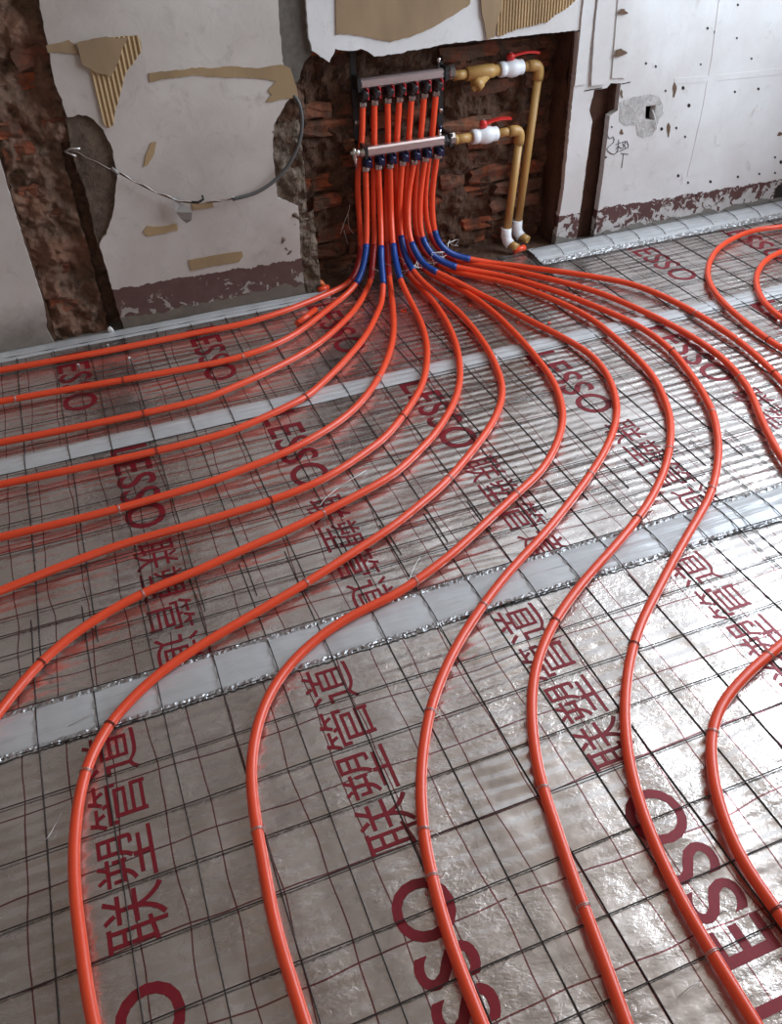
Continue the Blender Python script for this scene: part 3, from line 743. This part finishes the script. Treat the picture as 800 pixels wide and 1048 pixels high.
# ------------------------------------------------------------------ wire ties on the pipes
ties = [(15, 409), (125, 388), (248, 363), (146, 425), (160, 462), (312, 408), (123, 521), (387, 387), (275, 512), (145, 606), (332, 525), (412, 426), (115, 740), (45, 677), (310, 597), (458, 491), (262, 853), (425, 597), (528, 507),
        (441, 729), (494, 620), (604, 485), (432, 853), (552, 811), (568, 636), (652, 531), (684, 461), (646, 660), (725, 973), (728, 502), (728, 422), (686, 360), (758, 387), (711, 321), (757, 349), (790, 383), (785, 348), (729, 751), (786, 671), (797, 932), (90, 790), (600, 930), (442, 895)]
allp = [(p, l[max(0, i - 1)], l[min(len(l) - 1, i + 1)]) for l in PIPE_LINES for i, p in enumerate(l) if p.z < .03]
PNAME = ['left-edge pipe %s from the wall' % o for o in ('first', 'second', 'third', 'fourth', 'fifth', 'sixth', 'seventh')] + ['lower-edge pipe %s from left' % o for o in ('first', 'second', 'third', 'fourth', 'fifth')] + \
        ['pipe swinging back at lower right', 'uppermost pipe leaving at right', 'outer loop by the wall', 'inner loop by the wall']
found = {}
for a, b in ties:
    g = G(a, b, Z_P); li, i = min(((li, i) for li, l in enumerate(PIPE_LINES) for i, p in enumerate(l) if p.z < .03), key=lambda t: (PIPE_LINES[t[0]][t[1]] - g).length)
    found.setdefault(li, []).append(i)
for li, idx in found.items():
    l = PIPE_LINES[li]
    for rank, i in enumerate(sorted(idx)):
        p = l[i]; q0, q1 = l[max(0, i - 1)], l[min(len(l) - 1, i + 1)]
        t = (q1 - q0).normalized(); sd = Vector((-t.y, t.x, 0)); m = MB()
        pts = [p + sd * math.cos(u) * (R_P + .0012) + Vector((0, 0, 1)) * math.sin(u) * (R_P + .0012) + t * (.003 * (u / 6.28 - 1)) for u in [i_ * .35 for i_ in range(37)]]
        e = pts[-1]; s_ = random.choice((-1, 1))
        pts += [e + sd * .006 * s_ + Vector((0, 0, .004)), e + sd * .014 * s_ + t * random.uniform(-.012, .012) + Vector((0, 0, random.uniform(.0, .012)))]
        place = 'only one' if len(idx) == 1 else ('one nearest its start' if rank == 0 and li > 13 else 'one nearest the manifold' if rank == 0 else 'one farthest along it' if rank == len(idx) - 1 else ('second', 'third', 'fourth', 'fifth', 'sixth')[rank - 1] + ' along it')
        m.tube(pts, .0007, 5).build('wire_tie', 'tie_wire' if random.random() < .6 else 'steel_wire', label='thin wire tie on the %s, %s' % (PNAME[li], place), cat='wire tie', group='wire ties on the heating pipes')

# ------------------------------------------------------------------ manifold
def manifold(Y, cl, cr, ports, low, label):
    a = W(cl[0], cl[1], Y); b = W(cr[0], cr[1], Y); z = (a.z + b.z) / 2
    root = thing('manifold', ((a.x + b.x) / 2, Y, z - .03), label, 'manifold', 'manifold bars in the recess')
    hs = .0165; e = .006
    m = MB(); prof = [(-hs + e, -hs), (hs - e, -hs), (hs, -hs + e), (hs, hs - e), (hs - e, hs), (-hs + e, hs), (-hs, hs - e), (-hs, -hs + e)]
    vs_ = [(x, Y + py, z + pz) for x in (a.x, b.x) for py, pz in prof]
    m.add(vs_, [tuple(range(8)), tuple(range(8, 16))] + [(i, (i + 1) % 8, 8 + (i + 1) % 8, 8 + i) for i in range(8)]).build('bar', 'stainless', root)
    MB().lathe((a.x - .016, Y, z), (a.x + .002, Y, z), [(0, .012), (.1, .016), (.5, .016), (.55, .019), (1, .019)], 18).build('end_cap', 'black_metal' if not low else 'chrome', root)
    MB().lathe((b.x - .002, Y, z), (b.x + .022, Y, z), [(0, .019), (.35, .019), (.4, .021), (1, .021)], 6, False).build('union_collar', 'black_metal', root)
    MB().lathe((b.x + .021, Y, z), (b.x + .045, Y, z), [(0, .020), (.12, .0245), (.85, .0245), (1, .02)], 8, False).build('union_nut', 'chrome', root)
    for i, (px, py) in enumerate(ports):
        p = W(px, py, Y); x = p.x; zt = z - hs + .002
        pb = MB().lathe((x, Y, zt), (x, Y, p.z - .004), [(0, .0105), (.2, .0105), (.25, .013), (.62, .013), (.66, .010), (1, .010)], 14).build('port', 'black_metal', root)
        MB().lathe((x, Y, p.z + .010), (x, Y, p.z - .008), [(0, .0115), (.15, .0142), (.85, .0142), (1, .012)], 6, False).build('compression_nut', 'chrome', pb)
        # oval actuator cap in front of the port, with its coloured side
        zc = z - hs - .014
        cap = MB().lathe((x + .002, Y - .008, zc), (x + .002, Y - .034, zc - .004), [(0, .010), (.1, .0135), (.8, .0135), (1, .010)], 16).build('actuator_cap', 'black_metal' if not low else 'cap_blue', root)
        MB().box((x + .010, Y - .030, zc - .018), (x + .0155, Y - .010, zc + .016)).build('flow_tab', 'cap_red' if not low else 'cap_blue', cap)
    if not low:
        MB().lathe((b.x - .012, Y, z + hs), (b.x - .012, Y, z + hs + .035), [(0, .006), (.5, .006), (.52, .008), (.9, .008), (1, .004)], 12).build('air_vent', 'chrome', root)
    else:
        v = MB().lathe((b.x - .012, Y, z + hs), (b.x - .012, Y, z + hs + .024), [(0, .006), (1, .006)], 12).build('air_vent', 'chrome', root)
        MB().lathe((b.x - .012, Y, z + hs + .024), (b.x - .012, Y, z + hs + .036), [(0, .009), (.8, .009), (1, .006)], 12).build('vent_knob', 'cap_blue', v)
        d = MB().lathe((a.x - .050, Y, z + .004), (a.x - .012, Y, z), [(0, .008), (.4, .008), (.45, .013), (1, .013)], 12).build('drain_valve', 'chrome', root)
        MB().lathe((a.x - .035, Y, z + .018), (a.x - .032, Y - .004, z - .05), [(0, .006), (.2, .010), (.55, .010), (.6, .007), (1, .006)], 12).build('drain_spout', 'chrome', d)
    return a, b, z
ua, ub, uz = manifold(YU, (368, 86), (452, 74), [VERT[k][0] for k in (1, 3, 5, 7, 9, 11, 13)], False, 'upper stainless manifold bar with black valve caps, red tabs and seven pipes')
la, lb, lz = manifold(YL, (372, 156), (453, 143), [VERT[k][0] for k in (2, 4, 6, 8, 10, 12, 14)], True, 'lower stainless manifold bar with blue valve caps and drain valve')
for x, lab in ((ua.x + .004, 'left'), (ub.x - .001, 'right')):
    s_ = -1 if lab == 'left' else 1
    root = thing('manifold_bracket', (x, 3.03, .40), 'black %s bracket holding both manifold bars to the bricks' % lab, 'bracket', 'manifold brackets')
    xx = x + s_ * .012
    MB().box((xx - .010, 3.020, .36), (xx + .010, 3.026, .80 if s_ < 0 else .70)).build('back_plate', 'black_metal', root)
    MB().box((xx - .006, YU - .020, uz - .022), (xx + .006, 3.02, uz + .022)).build('upper_clamp', 'black_metal', root)
    MB().box((xx - .006, YL - .020, lz - .022), (xx + .006, 3.02, lz + .022)).build('lower_clamp', 'black_metal', root)
    for zb in (.78 if s_ < 0 else .69, .54, .38):
        MB().lathe((xx, 3.021, zb), (xx, 3.012, zb), [(0, .008), (.7, .008), (1, .004)], 6, False).build('bolt', 'chrome', root)

# ------------------------------------------------------------------ supply and return pipework
def elbow_pipe(name, pts, r, label, bottom, socket_px, Y):
    """tan pipe: short horizontal piece, moulded elbow, long drop, white elbow at the floor"""
    h0, h1, c, d1, bot = pts
    root = thing(name, bot, label, 'pipe', 'tan water pipes in the recess')
    MB().tube([h0, h1], r, 18).build('horizontal_pipe', 'ppr_tan', root)
    arc = []
    for i in range(9):
        t = i / 8; arc.append((h1 * (1 - t) ** 2 + c * 2 * t * (1 - t) + d1 * t * t))
    dirh = (h1 - h0).normalized(); dirv = (bot - d1).normalized()
    MB().tube([h1 - dirh * .022] + arc + [d1 + dirv * .022], r * 1.27, 20).build('elbow', 'ppr_tan', root)
    MB().tube([d1, bot], r, 18).build('drop_pipe', 'ppr_tan', root)
    we = MB().tube([bot + Vector((0, 0, .050)), bot + Vector((0, 0, .020)), bot + Vector((.003, -.006, .0)), bot + Vector((.010, -.020, -.012))], r * 1.36, 20).build('floor_elbow', 'ppr_white', root)
    MB().tube([bot + Vector((.010, -.018, -.010)), bot + Vector((.028, -.048, -.018))], r, 16).build('floor_stub', 'ppr_tan', root)
R_T = .0152
YA, YB = 2.985, 2.945
def valve(x0, x1, Y, z, stem, lev0, lev1, label):
    a = Vector((x0, Y, z)); b = Vector((x1, Y, z))
    root = thing('ball_valve', ((x0 + x1) / 2, Y, z - .03), label, 'valve', 'white ball valves with red levers')
    L = x1 - x0
    MB().lathe(a, b, [(0, .0225), (.02, .0255), (.22, .0255), (.24, .0235), (.30, .0245), (.42, .0290), (.56, .0305), (.70, .0290), (.80, .0255), (.82, .0250), (.97, .0250), (1, .022)], 24).build('valve_body', 'ppr_white', root)
    s0 = Vector((stem.x, Y, z + .022)); s1 = Vector((stem.x, Y, stem.z + .010))
    st = MB().lathe(s0, s1, [(0, .012), (.2, .012), (.25, .0145), (.72, .0145), (.9, .011), (1, .006)], 16).build('stem_cap', 'lever_red', root)
    MB().lathe(s1 - Vector((0, 0, .002)), s1 + Vector((0, 0, .006)), [(0, .006), (.7, .006), (1, .003)], 6, False).build('stem_screw', 'chrome', st)
    m = MB(); n = 8; vs_ = []
    for i in range(n + 1):
        u = i / n; p = lev0.lerp(lev1, u); p = p + Vector((0, 0, .006 * math.sin(math.pi * u)))
        w = .008 if u < .3 else .0095; th = .0038
        vs_ += [p + Vector((0, -w, -th)), p + Vector((0, w, -th)), p + Vector((0, w, th)), p + Vector((0, -w, th))]
    fs = [(i * 4 + k, i * 4 + (k + 1) % 4, i * 4 + 4 + (k + 1) % 4, i * 4 + 4 + k) for i in range(n) for k in range(4)] + [(3, 2, 1, 0), (n * 4, n * 4 + 1, n * 4 + 2, n * 4 + 3)]
    m.add(vs_, fs).build('lever', 'lever_red', root)
# upper line
zU = uz; xn = ub.x + .045
xv0, xv1 = W(510.5, 70, YA).x, W(534.5, 70, YA).x
valve(xv0, xv1, YA, W(522, 70, YA).z, W(522.5, 57, YA), W(525, 57, YA), W(551, 53.5, YA), 'white ball valve on the upper line beside the strainer')
zU = W(522, 70, YA).z
ss0, ss1 = W(477, 73, YA).x, W(511.5, 71, YA).x
root = thing('strainer', ((ss0 + ss1) / 2, YA, zU - .05), 'tan y-shaped strainer between upper manifold and ball valve', 'strainer')
L = ss1 - ss0
MB().lathe((ss0, YA, zU), (ss1, YA, zU), [(0, .0195), (.02, .0235), (.62, .0245), (.80, .0225), (.82, .0185), (1, .0185)], 22).build('strainer_body', 'ppr_tan', root)
b0 = Vector((ss0 + L * .62, YA, zU - .004)); b1 = W(484.5, 88, YA) + Vector((0, -.012, 0))
br = MB().lathe(b0, b1, [(0, .0195), (.60, .0195), (.62, .0235), (1, .0235)], 20).build('strainer_branch', 'ppr_tan', root)
dv = (b1 - b0).normalized()
MB().lathe(b1 - dv * .001, b1 + dv * .014, [(0, .012), (.6, .012), (1, .009)], 6, False).build('branch_plug', 'ppr_tan', br)
MB().tube([(xn - .002, YA, zU), (ss0 + .002, YA, zU)], R_T * 1.05, 18).build('pipe_nipple', 'ppr_tan', tag(root) )
hx = W(543, 68, YA).x; dx = W(551, 78, YA); botU = W(528.5, 238, YA)
elbow_pipe('water_pipe', (Vector((xv1 - .002, YA, zU)), Vector((dx.x - .026, YA, zU)), Vector((dx.x, YA, zU)), Vector((dx.x - .001, YA, zU - .028)), Vector((botU.x, YA, max(botU.z, .03)))), R_T, 'taller tan water pipe dropping from the upper valve to the floor', None, None, YA)
# lower line
xv0, xv1 = W(482.5, 138, YB).x, W(508.5, 138, YB).x; zL = W(495, 138.5, YB).z
valve(xv0, xv1, YB, zL, W(494.5, 126, YB), W(498, 126, YB), W(522.5, 121, YB), 'white ball valve on the lower line')
r2_ = thing('pipe_nipple', (lb.x + .06, YB, zL), 'short tan pipe piece joining lower manifold and its ball valve', 'pipe')
MB().tube([(lb.x + .043, YB, zL), (xv0 + .002, YB, zL)], R_T * 1.05, 18).build('nipple_tube', 'ppr_tan', r2_)
MB().lathe((lb.x + .043, YB, zL), (lb.x + .056, YB, zL), [(0, .0175), (.8, .0175), (1, .0165)], 18).build('nipple_collar', 'ppr_tan', r2_)
dx = W(531.5, 143, YB); botL = W(517.5, 246, YB)
elbow_pipe('water_pipe', (Vector((xv1 - .002, YB, zL)), Vector((dx.x - .026, YB, zL)), Vector((dx.x, YB, zL)), Vector((dx.x - .001, YB, zL - .028)), Vector((botL.x, YB, max(botL.z, .03)))), R_T, 'shorter tan water pipe dropping from the lower valve to the floor', None, None, YB)

# ------------------------------------------------------------------ cable hanging on the wall
root = thing('hanging_cable', W(183, 207, 2.89), 'slack grey electric cable hanging across the plaster left of the recess', 'cable')
P = [(70, 155, 2.93), (82, 158, 2.92), (105, 170, 2.895), (118, 175, 2.89), (140, 187, 2.885), (165, 199, 2.88), (190, 207, 2.88), (215, 207, 2.88), (240, 203, 2.882)]
w1 = catmull([W(a, b, c) for a, b, c in P], .01)
MB().tube(w1, .0026, 7).build('wire_strand', 'chip_brown', root)
MB().tube([p + Vector((0, -.003, .003 + .003 * math.sin(i * .9))) for i, p in enumerate(w1)], .0014, 6).build('wire_strand', 'tie_wire', root)
MB().tube(catmull([W(a, b, c) for a, b, c in [(238, 204, 2.882), (262, 197, 2.882), (282, 184, 2.885), (297, 166, 2.888), (306, 146, 2.89), (309, 125, 2.895), (306, 106, 2.90), (299, 96, 2.915)]], .01), .0062, 12).build('sheath', 'sheath_grey', root)
MB().tube([W(78, 160, 2.915), W(71, 157, 2.92), W(66, 155, 2.925), W(72, 152, 2.915), W(82, 152, 2.91)], .003, 6).build('hook_loop', 'tie_wire', root)
MB().tube([W(114, 172, 2.888), W(118, 175, 2.886), W(121, 178, 2.886)], .006, 8).build('splice', 'plastic_scrap', root)
MB().tube([W(196, 207, 2.878), W(203, 207, 2.876), W(208, 204, 2.876), (W(207, 200, 2.876))], .004, 8).build('splice', 'black_metal', root)
ring = [W(177 + a, 207 + b, 2.878) for a, b in ((0, -6), (7, -4), (8, 2), (13, 4), (19, 10), (19, 18), (14, 22), (8, 17), (3, 10), (1, 2))][::-1]
sheet('plastic_flag', ring, .002, 'plastic_scrap', root, curl=lambda p: .006 * math.sin(p.x * 90))

# ------------------------------------------------------------------ small loose things
def offcut(pa, pb, label):
    a = G(*pa, .012); b = G(*pb, .012); MB().tube([a, b], R_P, 14).build('pipe_offcut', 'pipe_red', label=label, cat='pipe offcut', group='red pipe offcuts')
offcut((304, 331), (323, 317), 'short red pipe offcut lying between the first two pipes at left')
offcut((326, 297), (336, 294), 'red pipe end poking from the foot of the recess at left')
MB().tube([W(526, 257, 2.90), W(537, 253, 2.90)], .011, 14).build('pipe_offcut', 'pipe_red', label='orange pipe stub beside the white floor elbows', cat='pipe offcut', group='red pipe offcuts')
c = G(413, 318, .003); MB().tube([c + Vector((math.cos(t) * .009, math.sin(t) * .009, 0)) for t in [i * .33 for i in range(20)]], .003, 6).build('pipe_ring', 'pipe_red', label='small red ring shaving on the foil between fan pipes', cat='shaving')
root = thing('orange_bottle_scrap', W(328, 290, 2.95), 'orange-brown plastic scrap at the left foot of the recess', 'scrap')
MB().lathe(W(321, 285, 2.95), W(334, 294, 2.93), [(0, .004), (.1, .012), (.6, .013), (.8, .008), (1, .007)], 10).build('scrap_body', 'orange_plastic', root)
MB().lathe(W(333, 293, 2.93), W(337, 297, 2.925), [(0, .008), (1, .008)], 8).build('scrap_neck', 'chip_brown', root)
random.seed(5)
for i, (a, b) in enumerate([(132, 366), (80, 373), (110, 353), (490, 300), (481, 313), (445, 283), (530, 330), (562, 330)]):
    p = G(a, b, .004); m = MB(); bm = bmesh.new(); bmesh.ops.create_icosphere(bm, subdivisions=1, radius=.005)
    m.add([p + Vector((v.co.x * random.uniform(.6, 1.5), v.co.y * random.uniform(.6, 1.2), v.co.z * .7)) for v in bm.verts], [tuple(v.index for v in f.verts) for f in bm.faces]); bm.free()
    m.build('debris_crumb', 'debris_white' if i < 3 else 'pipe_red', label='pale plaster crumb on the foil near the wall' if i < 3 else 'tiny red plastic crumb on the foil by the pipe fan', cat='debris', group='pale crumbs' if i < 3 else 'red crumbs')
p = W(112, 334, 2.895); bm = bmesh.new(); bmesh.ops.create_icosphere(bm, subdivisions=2, radius=.012)
MB().add([Vector((p.x, p.y, .012)) + v.co * (1 + .4 * n3(v.co, 90, 2)) for v in bm.verts], [tuple(v.index for v in f.verts) for f in bm.faces]).build('plaster_lump', 'debris_white', label='white plaster lump at the foot of the left chase', cat='debris'); bm.free()
def scrap(px, label, z=.006):
    MB().tube(catmull([G(a, b, z + .004 * (i % 2)) for i, (a, b) in enumerate(px)], .006), .0007, 5).build('wire_scrap', 'tie_wire', label=label, cat='wire scrap', group='wire scraps on the floor')
scrap([(327, 518), (333, 510), (345, 500), (357, 492), (375, 481)], 'bright wire scrap beside the seventh pipe, near the red characters')
scrap([(38, 861), (48, 858), (57, 843), (63, 832)], 'bright wire scrap on the nearest foil at the left edge')
scrap([(70, 743), (82, 737), (97, 729)], 'thin wire scrap under the wide seam tape at left') 
scrap([(694, 1020), (706, 1010), (717, 1003)], 'short wire scrap at the lower right between two pipes')
scrap([(418, 595), (424, 580), (430, 570)], 'wire scrap beside the ninth pipe above the wide seam tape')
# tangled tie wire on the blue sleeves
random.seed(11)
for (cx, cy, Yc, n, lab) in [(420, 270, 2.86, 5, 'tangle of bright tie wire on the middle blue sleeves'), (446, 264, 2.87, 5, 'tangle of bright tie wire on the right blue sleeves'), (389, 276, 2.88, 2, 'small tangle of tie wire on the second blue sleeve'), (460, 252, 2.93, 2, 'loose tie wire ends on the rightmost blue sleeve')]:
    c = W(cx, cy, Yc); c.z = max(c.z, .05); root = thing('tie_wire_tangle', c, lab, 'tie wire', 'tie wire tangles on the sleeves')
    for i in range(n):
        pts = [c + Vector((random.uniform(-.045, .045), random.uniform(-.03, .02), random.uniform(-.025, .03))) for _ in range(5)]
        MB().tube(catmull(pts, .006), .0012, 5).build('strand', 'tie_wire', root)
c = W(356, 228, 3.0); root = thing('tie_wire_tangle', c, 'loose bright tie wire sticking out of the bricks left of the pipes', 'tie wire', 'tie wire tangles on the sleeves')
for st in ([(348, 240), (352, 228), (356, 218), (358, 210)], [(356, 218), (357, 232), (362, 240)], [(352, 228), (350, 236)], [(356, 250), (354, 244), (352, 236)]):
    MB().tube(catmull([W(a, b, 2.99) for a, b in st], .006), .0013, 5).build('strand', 'tie_wire', root)
